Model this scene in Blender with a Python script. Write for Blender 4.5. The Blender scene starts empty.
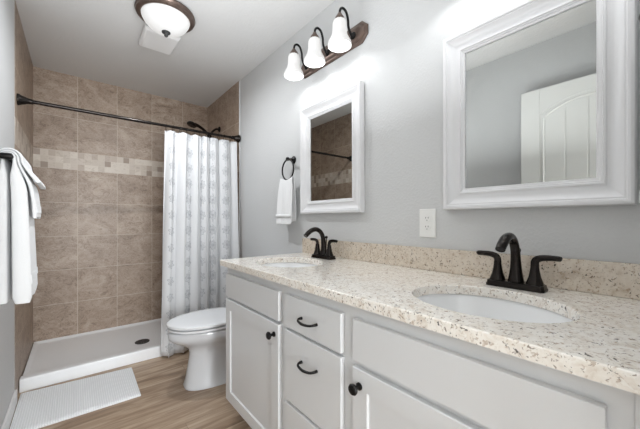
import bpy, bmesh, math, random
from mathutils import Vector, Matrix, noise
random.seed(7)
PI = math.pi
sc = bpy.context.scene
COL = sc.collection

# ------------------------------------------------------------------ camera, world, lights, exposure
cam_d = bpy.data.cameras.new('camera')
cam_d.sensor_width = 36.0
cam_d.lens = 298.17 / 640 * 36.0
cam_d.shift_y = (220.31 - 214.5) / 640
cam_d.clip_start = 0.02
cam = bpy.data.objects.new('camera', cam_d)
COL.objects.link(cam)
cam.location = (-1.2173, 0.0, 1.1066)
cam.rotation_euler = (math.radians(90), 0, math.radians(-39.383))
sc.camera = cam

world = bpy.data.worlds.new('world')
sc.world = world
world.use_nodes = True
world.node_tree.nodes['Background'].inputs[0].default_value = (0.95, 0.97, 1.0, 1)
world.node_tree.nodes['Background'].inputs[1].default_value = 0.3

HALL_POWER = 104.0
BOUNCE_POWER = 6.0
VANITY_POWER = 0.46
CEIL_POWER = 5.2
SHADE_EMIT = 0.2
BOWL_EMIT = 0.22
sc.view_settings.view_transform = 'Standard'
sc.view_settings.look = 'None'
sc.view_settings.exposure = 1.08
sc.view_settings.gamma = 1.0
sc.view_settings.use_curve_mapping = False
sc.cycles.use_denoising = True
sc.cycles.max_bounces = 10
sc.cycles.diffuse_bounces = 6
sc.cycles.caustics_reflective = False
sc.cycles.caustics_refractive = False

def lamp(name, kind, loc, power, color=(1, 1, 1), size=0.1, rot=(0, 0, 0), parent=None, size_y=None):
    d = bpy.data.lights.new(name, kind)
    d.energy = power
    d.color = color
    if kind == 'AREA':
        d.size = size
        if size_y:
            d.shape = 'RECTANGLE'
            d.size_y = size_y
    else:
        d.shadow_soft_size = size
    o = bpy.data.objects.new(name, d)
    COL.objects.link(o)
    o.location = loc
    o.rotation_euler = rot
    if parent:
        o.parent = parent
    return o

# fill lamp added in the hall, shining through the doorway behind the camera
lamp('hall_fill', 'AREA', (-1.0, -3.2, 1.25), HALL_POWER, (0.93, 0.97, 1.0), 1.5, (math.radians(102), 0, 0), size_y=1.7)
# unseen lamp added to lift the room, aimed up at the ceiling
lamp('bounce_fill', 'AREA', (-0.8, 1.0, 1.55), BOUNCE_POWER, (0.94, 0.97, 1.0), 0.5, (math.radians(180), 0, 0), size_y=1.2)

# ------------------------------------------------------------------ node helper
class NT:
    def __init__(s, name, rough=0.5, metallic=0.0, spec=0.5):
        s.m = bpy.data.materials.new(name)
        s.m.use_nodes = True
        s.t = s.m.node_tree
        s.b = s.t.nodes['Principled BSDF']
        s.b.inputs['Roughness'].default_value = rough
        s.b.inputs['Metallic'].default_value = metallic
        s.b.inputs['Specular IOR Level'].default_value = spec
    def node(s, kind, **kw):
        n = s.t.nodes.new(kind)
        for k, v in kw.items():
            setattr(n, k, v)
        return n
    def put(s, sock, v):
        if isinstance(v, bpy.types.NodeSocket):
            s.t.links.new(v, sock)
        else:
            sock.default_value = v
    def math(s, op, a, b=None, c=None, clamp=False):
        n = s.node('ShaderNodeMath', operation=op)
        n.use_clamp = clamp
        s.put(n.inputs[0], a)
        if b is not None: s.put(n.inputs[1], b)
        if c is not None: s.put(n.inputs[2], c)
        return n.outputs[0]
    def mix(s, f, a, b, mode='MIX'):
        n = s.node('ShaderNodeMix', data_type='RGBA', blend_type=mode)
        s.put(n.inputs[0], f)
        s.put(n.inputs[6], a if isinstance(a, bpy.types.NodeSocket) else (*a, 1))
        s.put(n.inputs[7], b if isinstance(b, bpy.types.NodeSocket) else (*b, 1))
        return n.outputs[2]
    def coord(s, kind='Object'):
        return s.node('ShaderNodeTexCoord').outputs[kind]
    def xyz(s, v):
        n = s.node('ShaderNodeSeparateXYZ')
        s.put(n.inputs[0], v)
        return n.outputs
    def vec(s, x, y, z=0.0):
        n = s.node('ShaderNodeCombineXYZ')
        for i, v in enumerate((x, y, z)): s.put(n.inputs[i], v)
        return n.outputs[0]
    def scale(s, v, sx, sy, sz):
        n = s.node('ShaderNodeVectorMath', operation='MULTIPLY')
        s.put(n.inputs[0], v); n.inputs[1].default_value = (sx, sy, sz)
        return n.outputs[0]
    def add(s, a, b):
        n = s.node('ShaderNodeVectorMath', operation='ADD')
        s.put(n.inputs[0], a); s.put(n.inputs[1], b)
        return n.outputs[0]
    def noise(s, v, scale, detail=4, rough=0.55, dist=0.0, out=0):
        n = s.node('ShaderNodeTexNoise')
        s.put(n.inputs['Vector'], v)
        n.inputs['Scale'].default_value = scale
        n.inputs['Detail'].default_value = detail
        n.inputs['Roughness'].default_value = rough
        n.inputs['Distortion'].default_value = dist
        return n.outputs[out]
    def voro(s, v, scale, feature='F1', out='Distance', rnd=1.0):
        n = s.node('ShaderNodeTexVoronoi', feature=feature)
        s.put(n.inputs['Vector'], v)
        n.inputs['Scale'].default_value = scale
        n.inputs['Randomness'].default_value = rnd
        return n.outputs[out]
    def white(s, v, out='Value'):
        n = s.node('ShaderNodeTexWhiteNoise', noise_dimensions='3D')
        s.put(n.inputs['Vector'], v)
        return n.outputs[out]
    def ramp(s, f, stops, interp='LINEAR'):
        n = s.node('ShaderNodeValToRGB')
        s.put(n.inputs[0], f)
        n.color_ramp.interpolation = interp
        e = n.color_ramp.elements
        while len(e) < len(stops): e.new(0.5)
        for i, (p, c) in enumerate(stops):
            e[i].position = p
            e[i].color = (*c, 1) if len(c) == 3 else c
        return n.outputs[0]
    def ss(s, v, a, b, lo=0.0, hi=1.0):
        n = s.node('ShaderNodeMapRange', interpolation_type='SMOOTHSTEP')
        s.put(n.inputs[0], v)
        for i, q in enumerate((a, b, lo, hi)): n.inputs[i + 1].default_value = q
        return n.outputs[0]
    def color(s, v):
        s.put(s.b.inputs['Base Color'], v if isinstance(v, bpy.types.NodeSocket) else (*v, 1))
    def bump(s, h, strength=0.2, dist=0.01):
        n = s.node('ShaderNodeBump')
        n.inputs['Strength'].default_value = strength
        n.inputs['Distance'].default_value = dist
        s.put(n.inputs['Height'], h)
        s.t.links.new(n.outputs[0], s.b.inputs['Normal'])

def S(r, g, b):
    f = lambda c: (c / 255 / 12.92) if c / 255 <= 0.04045 else ((c / 255 + 0.055) / 1.055) ** 2.4
    return (f(r), f(g), f(b))

M = {}
def simple(key, col, rough=0.5, metallic=0.0, spec=0.5, nscale=0, nstr=0.1, var=0.0):
    n = NT(key, rough, metallic, spec)
    if var or nscale:
        f = n.noise(n.coord(), nscale or 20, 3)
        if var:
            n.color(n.mix(f, [c * (1 - var) for c in col], [min(1, c * (1 + var)) for c in col]))
        else:
            n.color(col)
        if nscale and nstr >= 0.02:
            n.bump(f, nstr, 0.004)
    else:
        n.color(col)
    M[key] = n.m
    return n

# painted wall with orange-peel texture
def paint(key, col, scale, strength):
    n = NT(key, 0.6, 0, 0.3)
    c = n.coord()
    n.color(n.mix(n.noise(c, 1.7, 2), [x * 0.98 for x in col], [x * 1.02 for x in col]))
    h = n.ss(n.noise(c, scale, 3, 0.5), 0.42, 0.66)
    n.bump(h, strength, 0.004)
    M[key] = n.m
paint('wall_paint', (0.59, 0.595, 0.595), 85, 0.16)
paint('ceiling_paint', (0.72, 0.72, 0.715), 60, 0.18)
simple('trim_paint', (0.78, 0.78, 0.77), 0.35, nscale=4, nstr=0.01, var=0.01)
simple('cabinet_paint', (0.70, 0.71, 0.72), 0.35, nscale=6, nstr=0.01, var=0.012)
simple('mirror_frame_paint', (0.75, 0.75, 0.76), 0.3, nscale=6, nstr=0.01, var=0.01)
simple('door_paint', (0.72, 0.72, 0.70), 0.4, nscale=6, nstr=0.01, var=0.01)
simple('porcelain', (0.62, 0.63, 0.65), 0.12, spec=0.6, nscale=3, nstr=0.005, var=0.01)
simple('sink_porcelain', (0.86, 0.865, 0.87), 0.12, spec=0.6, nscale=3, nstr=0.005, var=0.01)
simple('seat_plastic', (0.76, 0.77, 0.785), 0.2, nscale=3, nstr=0.005, var=0.01)
simple('pan_acrylic', (0.86, 0.87, 0.88), 0.3, nscale=240, nstr=0.12, var=0.02)
simple('dark_bronze', (0.020, 0.016, 0.014), 0.22, 0.75, 0.6, nscale=30, nstr=0.02, var=0.3)
simple('rubbed_bronze', (0.17, 0.125, 0.105), 0.33, 0.8, 0.5, nscale=25, nstr=0.03, var=0.4)
simple('black_metal', (0.012, 0.011, 0.011), 0.3, 0.6, 0.5, nscale=30, nstr=0.02, var=0.2)
simple('dark_steel', (0.045, 0.045, 0.045), 0.5, 0.3, 0.5, nscale=30, nstr=0.02, var=0.2)
simple('fan_plastic', (0.88, 0.88, 0.875), 0.4, nscale=5, nstr=0.01, var=0.01)
simple('outlet_plastic', (0.80, 0.80, 0.78), 0.35, nscale=5, nstr=0.01, var=0.01)
simple('slot_dark', (0.02, 0.02, 0.02), 0.7, var=0.1)
simple('toe_dark', (0.25, 0.25, 0.25), 0.6, var=0.05)

# mirror glass
n = NT('mirror_glass', 0.008, 1.0)
n.color(n.mix(n.noise(n.coord(), 2, 1), (0.57, 0.58, 0.565), (0.58, 0.59, 0.575)))
M['mirror_glass'] = n.m

# lit glass of the lamps
def lit(key, col, strength, nscale):
    n = NT(key, 0.3)
    f = n.noise(n.coord(), nscale, 3, 0.5, 0.6)
    c = n.mix(f, [x * 0.93 for x in col], col)
    n.color((0.5, 0.5, 0.5))
    n.put(n.b.inputs['Emission Color'], c)
    n.b.inputs['Emission Strength'].default_value = strength
    M[key] = n.m
lit('shade_glass', (1.0, 0.985, 0.96), SHADE_EMIT, 26)
lit('bowl_glass', (1.0, 0.99, 0.97), BOWL_EMIT, 9)

# wood-look plank floor
n = NT('floor_planks', 0.42, 0, 0.4)
x, y, z = n.xyz(n.coord())[:3]
row = n.math('FLOOR', n.math('DIVIDE', n.math('ADD', y, 0.06), 0.178))
off = n.math('MULTIPLY', n.white(n.vec(row, 3.1, 0.0)), 1.22)
xl = n.math('DIVIDE', n.math('ADD', x, off), 1.22)
pl = n.math('FLOOR', xl)
rnd = n.white(n.vec(row, pl, 1.7))
gv = n.vec(n.math('ADD', n.math('MULTIPLY', x, 1.6), n.math('MULTIPLY', rnd, 17.0)), n.math('MULTIPLY', y, 15.0), n.math('MULTIPLY', rnd, 9.0))
g1 = n.noise(gv, 1.5, 6, 0.62, 0.9)
gv2 = n.vec(n.math('MULTIPLY', x, 5.0), n.math('MULTIPLY', y, 160.0), rnd)
g2 = n.noise(gv2, 1.0, 3, 0.6)
base = n.ramp(g1, [(0.24, S(112, 90, 71)), (0.42, S(154, 131, 110)), (0.56, S(184, 162, 139)), (0.76, S(208, 189, 167))])
base = n.mix(n.math('MULTIPLY', n.ss(g2, 0.35, 0.75), 0.22), base, S(112, 92, 76))
base = n.mix(n.math('MULTIPLY', n.math('SUBTRACT', rnd, 0.2), 0.30, clamp=True), base, S(128, 108, 92))
fy = n.math('ABSOLUTE', n.math('SUBTRACT', n.math('FRACT', n.math('DIVIDE', n.math('ADD', y, 0.06), 0.178)), 0.5))
fx = n.math('ABSOLUTE', n.math('SUBTRACT', n.math('FRACT', xl), 0.5))
seam = n.math('MAXIMUM', n.math('GREATER_THAN', fy, 0.494), n.math('GREATER_THAN', fx, 0.4991))
n.color(n.mix(n.math('MULTIPLY', seam, 0.55), base, S(84, 68, 55)))
n.bump(n.math('SUBTRACT', n.math('MULTIPLY', g2, 0.4), seam), 0.15, 0.002)
M['floor_planks'] = n.m

# stone-look shower tile with a mosaic band
def tile(key, axis, offset):
    n = NT(key, 0.42, 0, 0.45)
    P = n.coord()
    c = n.xyz(P)
    h, z = c[axis], c[2]
    u = n.math('DIVIDE', n.math('SUBTRACT', h, offset), 0.305)
    high = n.math('GREATER_THAN', z, 1.735)
    zl = n.math('DIVIDE', n.math('SUBTRACT', z, 0.048), 0.305)
    zh = n.math('ADD', n.math('MINIMUM', n.math('DIVIDE', n.math('SUBTRACT', z, 1.735), 0.31), 1.4), 20.0)
    mx = n.node('ShaderNodeMix', data_type='FLOAT')
    n.put(mx.inputs[0], high); n.put(mx.inputs[2], zl); n.put(mx.inputs[3], zh)
    v = mx.outputs[0]
    def line(t, w):
        return n.ss(n.math('ABSOLUTE', n.math('SUBTRACT', n.math('FRACT', t), 0.5)), 0.5 - w, 0.5 - w * 0.6)
    joint = n.math('MAXIMUM', line(u, 0.0085), line(v, 0.0085))
    cell = n.vec(n.math('FLOOR', u), n.math('FLOOR', v), 2.0 + axis)
    rv = n.white(cell)
    shift = n.scale(n.white(cell, 'Color'), 9, 9, 9)
    q = n.add(n.scale(P, 1.0, 1.0, 1.5), shift)
    n1 = n.noise(q, 5.5, 7, 0.62, 1.2)
    n2 = n.noise(q, 17, 6, 0.65, 2.2)
    n3 = n.noise(q, 60, 3, 0.6)
    col = n.ramp(n1, [(0.28, S(118, 99, 84)), (0.45, S(148, 128, 112)), (0.57, S(166, 147, 131)), (0.76, S(190, 174, 159))])
    vein = n.math('SUBTRACT', 1.0, n.math('MULTIPLY', n.math('ABSOLUTE', n.math('SUBTRACT', n2, 0.5)), 16.0), clamp=True)
    col = n.mix(n.math('MULTIPLY', vein, 0.42), col, S(204, 189, 172))
    col = n.mix(n.math('MULTIPLY', n.ss(n2, 0.52, 0.68), 0.5), col, S(108, 90, 76))
    col = n.mix(n.math('MULTIPLY', n.ss(n3, 0.6, 0.75), 0.35), col, S(118, 98, 82))
    col = n.mix(n.math('MULTIPLY', rv, 0.28), col, S(132, 112, 96))
    col = n.mix(n.math('MULTIPLY', joint, 0.75), col, S(202, 190, 174))
    # mosaic band
    band = n.math('MULTIPLY', n.math('GREATER_THAN', z, 1.572), n.math('LESS_THAN', z, 1.735))
    mu = n.math('DIVIDE', n.math('SUBTRACT', h, offset), 0.0508)
    mv = n.math('DIVIDE', n.math('SUBTRACT', z, 1.572), 0.0543)
    mcell = n.vec(n.math('FLOOR', mu), n.math('FLOOR', mv), 7.0 + axis)
    mr = n.white(mcell)
    mcol = n.ramp(mr, [(0.0, S(150, 134, 120)), (0.07, S(178, 163, 150)), (0.3, S(192, 180, 167)), (0.55, S(206, 196, 184)), (0.8, S(196, 184, 172)), (0.95, S(160, 144, 132))], 'CONSTANT')
    mcol = n.mix(n.math('MULTIPLY', n.ss(n2, 0.5, 0.68), 0.4), mcol, S(150, 132, 116))
    mj = n.math('MAXIMUM', line(mu, 0.03), line(mv, 0.03))
    mcol = n.mix(n.math('MULTIPLY', mj, 0.6), mcol, S(208, 199, 186))
    n.color(n.mix(band, col, mcol))
    n.bump(n.math('SUBTRACT', n.math('MULTIPLY', n2, 0.25), n.math('MAXIMUM', joint, n.math('MULTIPLY', band, mj))), 0.25, 0.002)
    M[key] = n.m
tile('tile_back', 0, -1.2)
tile('tile_side', 1, 3.265)

# speckled granite
def granite(key, tint=None):
    n = NT(key, 0.10, 0, 0.75)
    P = n.coord()
    Q = n.add(P, n.scale(n.noise(P, 30, 3, 0.6, 0, 1), 0.03, 0.03, 0.03))
    a = n.noise(Q, 34, 5, 0.6, 0.5)
    col = n.ramp(a, [(0.28, S(212, 199, 184)), (0.43, S(234, 227, 217)), (0.6, S(244, 240, 233)), (0.78, S(224, 213, 200))])
    b = n.noise(n.add(Q, n.vec(3.3, 1.1, 0.7)), 90, 4, 0.6)
    col = n.mix(n.math('MULTIPLY', n.ss(b, 0.56, 0.66), 0.7), col, S(176, 154, 132))
    c1 = n.noise(n.add(Q, n.vec(9.3, 4.1, 2.7)), 125, 3, 0.55)
    col = n.mix(n.math('MULTIPLY', n.ss(c1, 0.60, 0.67), 0.75), col, S(112, 92, 78))
    d1 = n.noise(n.add(Q, n.vec(1.3, 7.1, 5.7)), 90, 3, 0.5)
    col = n.mix(n.math('MULTIPLY', n.ss(d1, 0.655, 0.695), 0.85), col, S(46, 38, 35))
    e = n.noise(n.add(Q, n.vec(5.3, 2.1, 8.7)), 110, 3, 0.5)
    col = n.mix(n.math('MULTIPLY', n.ss(e, 0.6, 0.66), 0.7), col, S(246, 243, 236))
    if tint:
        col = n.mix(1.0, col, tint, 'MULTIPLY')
    n.color(col)
    M[key] = n.m
granite('granite')
granite('granite_dimmed', (0.74, 0.69, 0.63))  # counter granite darkened: the backsplash's weaker light reflection is tinted in

# terry and woven cloth
def cloth(key, col, scale, strength):
    n = NT(key, 0.95, 0, 0.1)
    c = n.coord()
    f = n.noise(c, scale, 2, 0.6)
    n.color(n.mix(f, [x * 0.95 for x in col], [min(1, x * 1.03) for x in col]))
    n.bump(f, strength, 0.004)
    n.b.inputs['Sheen Weight'].default_value = 0.15
    M[key] = n.m
cloth('terry', (0.84, 0.845, 0.85), 420, 0.35)
cloth('terry_band', (0.80, 0.805, 0.81), 150, 0.1)

n = NT('mat_weave', 0.95, 0, 0.1)
x, y, z = n.xyz(n.coord())[:3]
w1 = n.math('SINE', n.math('MULTIPLY', x, 2 * PI / 0.011))
w2 = n.math('SINE', n.math('MULTIPLY', y, 2 * PI / 0.013))
h = n.math('ADD', n.math('MULTIPLY', w1, n.math('ADD', n.math('MULTIPLY', w2, 0.4), 0.6)), 0.0)
n.color(n.mix(n.math('MULTIPLY_ADD', h, 0.5, 0.5), (0.72, 0.73, 0.74), (0.90, 0.905, 0.92)))
n.bump(h, 0.5, 0.003)
M['mat_weave'] = n.m

# shower curtain: white cloth with rows of soft grey medallions
n = NT('curtain_cloth', 0.85, 0, 0.15)
uv = n.coord('UV')
u, v, _ = n.xyz(uv)[:3]
pu, pv = 0.23, 0.135
cu = n.math('SUBTRACT', n.math('FRACT', n.math('DIVIDE', u, pu)), 0.5)
cv = n.math('SUBTRACT', n.math('FRACT', n.math('DIVIDE', v, pv)), 0.5)
ex = n.math('MULTIPLY', cu, pu)
ey = n.math('MULTIPLY', cv, pv)
rad = n.math('SQRT', n.math('ADD', n.math('MULTIPLY', n.math('MULTIPLY', ex, ex), 0.8), n.math('MULTIPLY', ey, ey)))
ang = n.math('ARCTAN2', ey, ex)
pet = n.math('MULTIPLY', n.math('SINE', n.math('MULTIPLY', ang, 8.0)), 0.006)
rr = n.math('ADD', rad, pet)
ringm = n.math('MULTIPLY', n.ss(rr, 0.046, 0.038), n.math('ADD', 0.5, n.math('MULTIPLY', n.math('SINE', n.math('MULTIPLY', rr, 420.0)), 0.5)))
core = n.ss(rad, 0.016, 0.010)
stem = n.math('MULTIPLY', n.ss(n.math('ABSOLUTE', ex), 0.012, 0.004), n.ss(n.noise(uv, 60, 3), 0.4, 0.6))
mask = n.math('MAXIMUM', n.math('MAXIMUM', ringm, core), n.math('MULTIPLY', stem, 0.8))
blot = n.math('MULTIPLY', mask, n.ss(n.noise(uv, 45, 3), 0.3, 0.55, 0.35, 1.0))
n.color(n.mix(n.math('MULTIPLY', blot, 0.7), (0.68, 0.685, 0.695), S(150, 152, 157)))
n.bump(n.noise(uv, 260, 2), 0.1, 0.002)
M['curtain_cloth'] = n.m

# ------------------------------------------------------------------ mesh helpers
def BM():
    return bmesh.new()

def add_box(bm, x0, x1, y0, y1, z0, z1, bevel=0.0, seg=2):
    vs = [bm.verts.new((x, y, z)) for x in (x0, x1) for y in (y0, y1) for z in (z0, z1)]
    idx = [(0, 1, 3, 2), (4, 6, 7, 5), (0, 4, 5, 1), (2, 3, 7, 6), (0, 2, 6, 4), (1, 5, 7, 3)]
    fs = [bm.faces.new([vs[i] for i in f]) for f in idx]
    if bevel:
        es = list({e for f in fs for e in f.edges})
        bmesh.ops.bevel(bm, geom=es, offset=bevel, segments=seg, profile=0.5, affect='EDGES')
    return bm

def add_rings(bm, rings, cap0=True, cap1=True, closed=False):
    """rings: list of equal-length point lists; skins neighbouring rings"""
    vr = [[bm.verts.new(p) for p in r] for r in rings]
    k = len(vr[0])
    pairs = list(zip(vr, vr[1:]))
    if closed:
        pairs.append((vr[-1], vr[0]))
    for a, b in pairs:
        for i in range(k):
            j = (i + 1) % k
            bm.faces.new((a[i], a[j], b[j], b[i]))
    if not closed:
        if cap0: bm.faces.new(list(reversed(vr[0])))
        if cap1: bm.faces.new(vr[-1])
    return bm

def smooth_path(pts, n=8):
    """Catmull-Rom through pts; pts may carry extra numbers (radius ...)"""
    out = []
    P = [pts[0]] + list(pts) + [pts[-1]]
    for i in range(1, len(P) - 2):
        for k in range(n):
            t = k / n
            out.append(tuple(0.5 * (2 * b + (c - a) * t + (2 * a - 5 * b + 4 * c - d) * t * t + (3 * b - a - 3 * c + d) * t ** 3)
                             for a, b, c, d in zip(P[i - 1], P[i], P[i + 1], P[i + 2])))
    out.append(tuple(pts[-1]))
    return out

def add_tube(bm, pts, r=None, seg=12, flat=1.0, closed=False, up=None):
    """pts (x,y,z) with constant r, or (x,y,z,r); flat squashes along the path's second normal"""
    P = [Vector(p[:3]) for p in pts]
    Rr = [p[3] if len(p) > 3 else r for p in pts]
    m = len(P)
    rings = []
    ref = Vector(up) if up else None
    for i in range(m):
        if closed:
            t = (P[(i + 1) % m] - P[i - 1]).normalized()
        else:
            t = (P[min(i + 1, m - 1)] - P[max(i - 1, 0)]).normalized()
        if ref is None:
            ref = Vector((0, 0, 1)) if abs(t.z) < 0.9 else Vector((1, 0, 0))
        nrm = (ref - t * ref.dot(t)).normalized()
        if not up: ref = nrm
        bi = t.cross(nrm)
        rings.append([P[i] + nrm * math.cos(a) * Rr[i] * flat + bi * math.sin(a) * Rr[i]
                      for a in (2 * PI * k / seg for k in range(seg))])
    return add_rings(bm, rings, closed=closed)

def add_lathe(bm, prof, center=(0, 0, 0), axis='z', seg=32, cap0=True, cap1=True, sx=1.0, sy=1.0):
    """prof: (radius, height) pairs"""
    rings = []
    c = Vector(center)
    for r, h in prof:
        ring = []
        for k in range(seg):
            a = 2 * PI * k / seg
            ca, sa = r * math.cos(a) * sx, r * math.sin(a) * sy
            p = {'z': (ca, sa, h), 'x': (h, ca, sa), 'y': (sa, h, ca)}[axis]
            ring.append(c + Vector(p))
        rings.append(ring)
    return add_rings(bm, rings, cap0, cap1)

def obj(name, bm, mat, parent=None, smooth=True, angle=40, world=False, mods=()):
    """link bm as ONE mesh object; world=True: the coordinates are world ones, made local to the parent"""
    if world and parent is not None:
        o = Vector((0, 0, 0))
        p = parent
        while p is not None:
            o += p.location
            p = p.parent
        bmesh.ops.translate(bm, verts=bm.verts, vec=-o)
    bmesh.ops.recalc_face_normals(bm, faces=bm.faces)
    me = bpy.data.meshes.new(name)
    bm.to_mesh(me)
    bm.free()
    me.materials.append(M[mat] if isinstance(mat, str) else mat)
    if smooth:
        me.polygons.foreach_set('use_smooth', [True] * len(me.polygons))
        me.set_sharp_from_angle(angle=math.radians(angle))
    o = bpy.data.objects.new(name, me)
    COL.objects.link(o)
    if parent is not None:
        o.parent = parent
    if smooth and not mods:
        o.modifiers.new('weighted_normal', 'WEIGHTED_NORMAL').keep_sharp = True
    for kind, kw in mods:
        md = o.modifiers.new(kind.lower(), kind)
        for k, v in kw.items(): setattr(md, k, v)
    return o

def tag(o, label, cat, group=None):
    o['label'] = label
    o['category'] = cat
    if group: o['group'] = group
    return o

def thing(name, label, cat, loc=(0, 0, 0), rotz=0.0, group=None):
    o = bpy.data.objects.new(name, None)
    o.empty_display_size = 0.05
    COL.objects.link(o)
    o.location = loc
    o.rotation_euler = (0, 0, rotz)
    return tag(o, label, cat, group)

def struct(name, bm, mat, parent=None, **kw):
    o = obj(name, bm, mat, parent, **kw)
    if parent is None:
        o['kind'] = 'structure'
    return o

def copy_tree(o, parent=None):
    c = o.copy()
    COL.objects.link(c)
    if parent is not None:
        c.parent = parent
        c.matrix_parent_inverse = o.matrix_parent_inverse
    for ch in list(o.children):
        copy_tree(ch, c)
    return c

def dup(root, loc, rotz, label):
    r = copy_tree(root)
    r.location = loc
    r.rotation_euler = (0, 0, rotz)
    r['label'] = label
    return r

# ------------------------------------------------------------------ room dimensions (metres)
XL, YB, H = -1.5, 3.569, 2.44          # left wall, shower back wall, ceiling
YR = -0.006                            # face of the rear wall (the doorway wall)
YT = 2.69                              # tile starts (right), pan front
YTL = 2.56                            # tile starts (left)
DX0, DX1, DH = -1.425, -0.64, 2.06     # doorway in the rear wall

struct('floor', add_box(BM(), -2.3, 0.12, -3.45, YB + 0.12, -0.1, 0.0), 'floor_planks', smooth=False)
struct('ceiling', add_box(BM(), -2.3, 0.12, -3.45, YB + 0.12, H, H + 0.1), 'ceiling_paint', smooth=False)
struct('wall_right', add_box(BM(), 0.0, 0.12, -0.12, YT, 0, H), 'wall_paint', smooth=False)
struct('wall_left', add_box(BM(), XL - 0.12, XL, -0.12, YTL, 0, H), 'wall_paint', smooth=False)
struct('wall_back', add_box(BM(), XL - 0.12, 0.12, YB, YB + 0.12, 0, H), 'tile_back', smooth=False)
struct('wall_shower_right', add_box(BM(), -0.008, 0.12, YT, YB, 0, H), 'tile_side', smooth=False)
struct('wall_shower_left', add_box(BM(), XL - 0.12, XL + 0.0012, YTL, YB, 0, H), 'tile_side', smooth=False)
# rear wall with the doorway the picture is taken from
b = BM()
add_box(b, XL - 0.12, DX0, -0.12, YR, 0, H)
add_box(b, DX1, 0.12, -0.12, YR, 0, H)
add_box(b, DX0, DX1, -0.12, YR, DH, H)
struct('wall_rear', b, 'wall_paint', smooth=False)
# the hall behind the doorway
struct('wall_hall_end', add_box(BM(), -2.3, 0.12, -3.45, -3.35, 0, H), 'wall_paint', smooth=False)
struct('wall_hall_left', add_box(BM(), -2.3, -2.2, -3.35, -0.12, 0, H), 'wall_paint', smooth=False)
struct('wall_hall_right', add_box(BM(), 0.02, 0.12, -3.35, -0.12, 0, H), 'wall_paint', smooth=False)
struct('wall_hall_front', add_box(BM(), -2.2, XL - 0.12, -0.12, -0.02, 0, H), 'wall_paint', smooth=False)

# trims
b = BM()
add_box(b, XL, XL + 0.012, 0.78, YTL - 0.002, 0, 0.085, 0.003)
struct('baseboard_left', b, 'trim_paint')
b = BM()
add_box(b, -0.012, 0.0, 1.66, YT - 0.06, 0, 0.085, 0.003)
struct('baseboard_right', b, 'trim_paint')
b = BM()                                  # pale bullnose where the tile meets the paint
add_box(b, -0.011, 0.0, YT - 0.010, YT, 0, H, 0.003)
struct('trim_1', b, 'wall_paint')
b = BM()                                  # lining of the doorway
add_box(b, DX0, DX0 + 0.012, -0.12, YR, 0, DH)
add_box(b, DX1 - 0.012, DX1, -0.12, YR, 0, DH)
add_box(b, DX0 + 0.012, DX1 - 0.012, -0.12, YR, DH - 0.012, DH)
struct('trim_2', b, 'trim_paint', smooth=False)

# open door lying along the left wall (seen in the near mirror)
door = bpy.data.objects.new('door_1', None)
COL.objects.link(door)
door.location = (-1.407, 0.0, 0.0)
door['kind'] = 'structure'
FX, BX = -1.390, -1.424
D0, D1, DZ = 0.012, 0.772, 2.052
b = BM()
add_box(b, BX, FX - 0.006, D0, D1, 0.012, DZ, 0.002)
def door_frame_bm(sgn=1):
    """raised stiles and rails with an arched top rail, as one plate 6 mm thick"""
    bm = BM()
    w = 0.115
    add_box(bm, FX - 0.007, FX, D0, D0 + w, 0.012, DZ, 0.003)
    add_box(bm, FX - 0.007, FX, D1 - w, D1, 0.012, DZ, 0.003)
    add_box(bm, FX - 0.007, FX, D0 + w, D1 - w, 0.012, 0.24, 0.003)
    add_box(bm, FX - 0.007, FX, D0 + w, D1 - w, 0.86, 1.0, 0.003)
    ya, yb, zs, zt = D0 + w, D1 - w, 1.865, 1.955
    N = 20
    top, low = [], []
    for i in range(N + 1):
        t = i / N
        yy = ya + (yb - ya) * t
        zz = zs + (zt - zs) * (1 - (2 * t - 1) ** 2)
        low.append((yy, zz)); top.append((yy, DZ))
    rings = [[(FX - 0.007, p[0], p[1]), (FX, p[0], p[1]), (FX, q[0], q[1]), (FX - 0.007, q[0], q[1])] for p, q in zip(low, top)]
    add_rings(bm, rings)
    # thin moulding inside the arch
    pts = [(FX - 0.005, ya + 0.022, 1.02)] + [(FX - 0.005, ya + 0.022 + (p[0] - ya) * (yb - ya - 0.044) / (yb - ya), p[1] - 0.022) for p in low] + [(FX - 0.005, yb - 0.022, 1.02)]
    add_tube(bm, pts, 0.007, 6)
    return bm
obj('leaf', b, 'door_paint', door, world=True)
obj('stile_frame', door_frame_bm(), 'door_paint', door, world=True, angle=30)
b = BM()
wpl = (D1 - D0 - 0.23 - 0.06) / 4
for i in range(4):
    y0 = D0 + 0.145 + i * wpl
    add_box(b, FX - 0.007, FX - 0.003, y0 + 0.003, y0 + wpl - 0.003, 1.02, 1.86 + (0.055 if i in (1, 2) else 0.0), 0.0018, 1)
    add_box(b, FX - 0.007, FX - 0.003, y0 + 0.003, y0 + wpl - 0.003, 0.26, 0.845, 0.0018, 1)
obj('plank_panel', b, 'door_paint', door, world=True)
b = BM()
add_lathe(b, [(0.0305, 0.0), (0.0305, 0.006), (0.012, 0.010), (0.011, 0.030), (0.024, 0.038), (0.028, 0.048), (0.024, 0.058), (0.006, 0.061)], (FX, D1 - 0.065, 0.95), 'x', 20)
obj('door_knob', b, 'dark_bronze', door, world=True)

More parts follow.
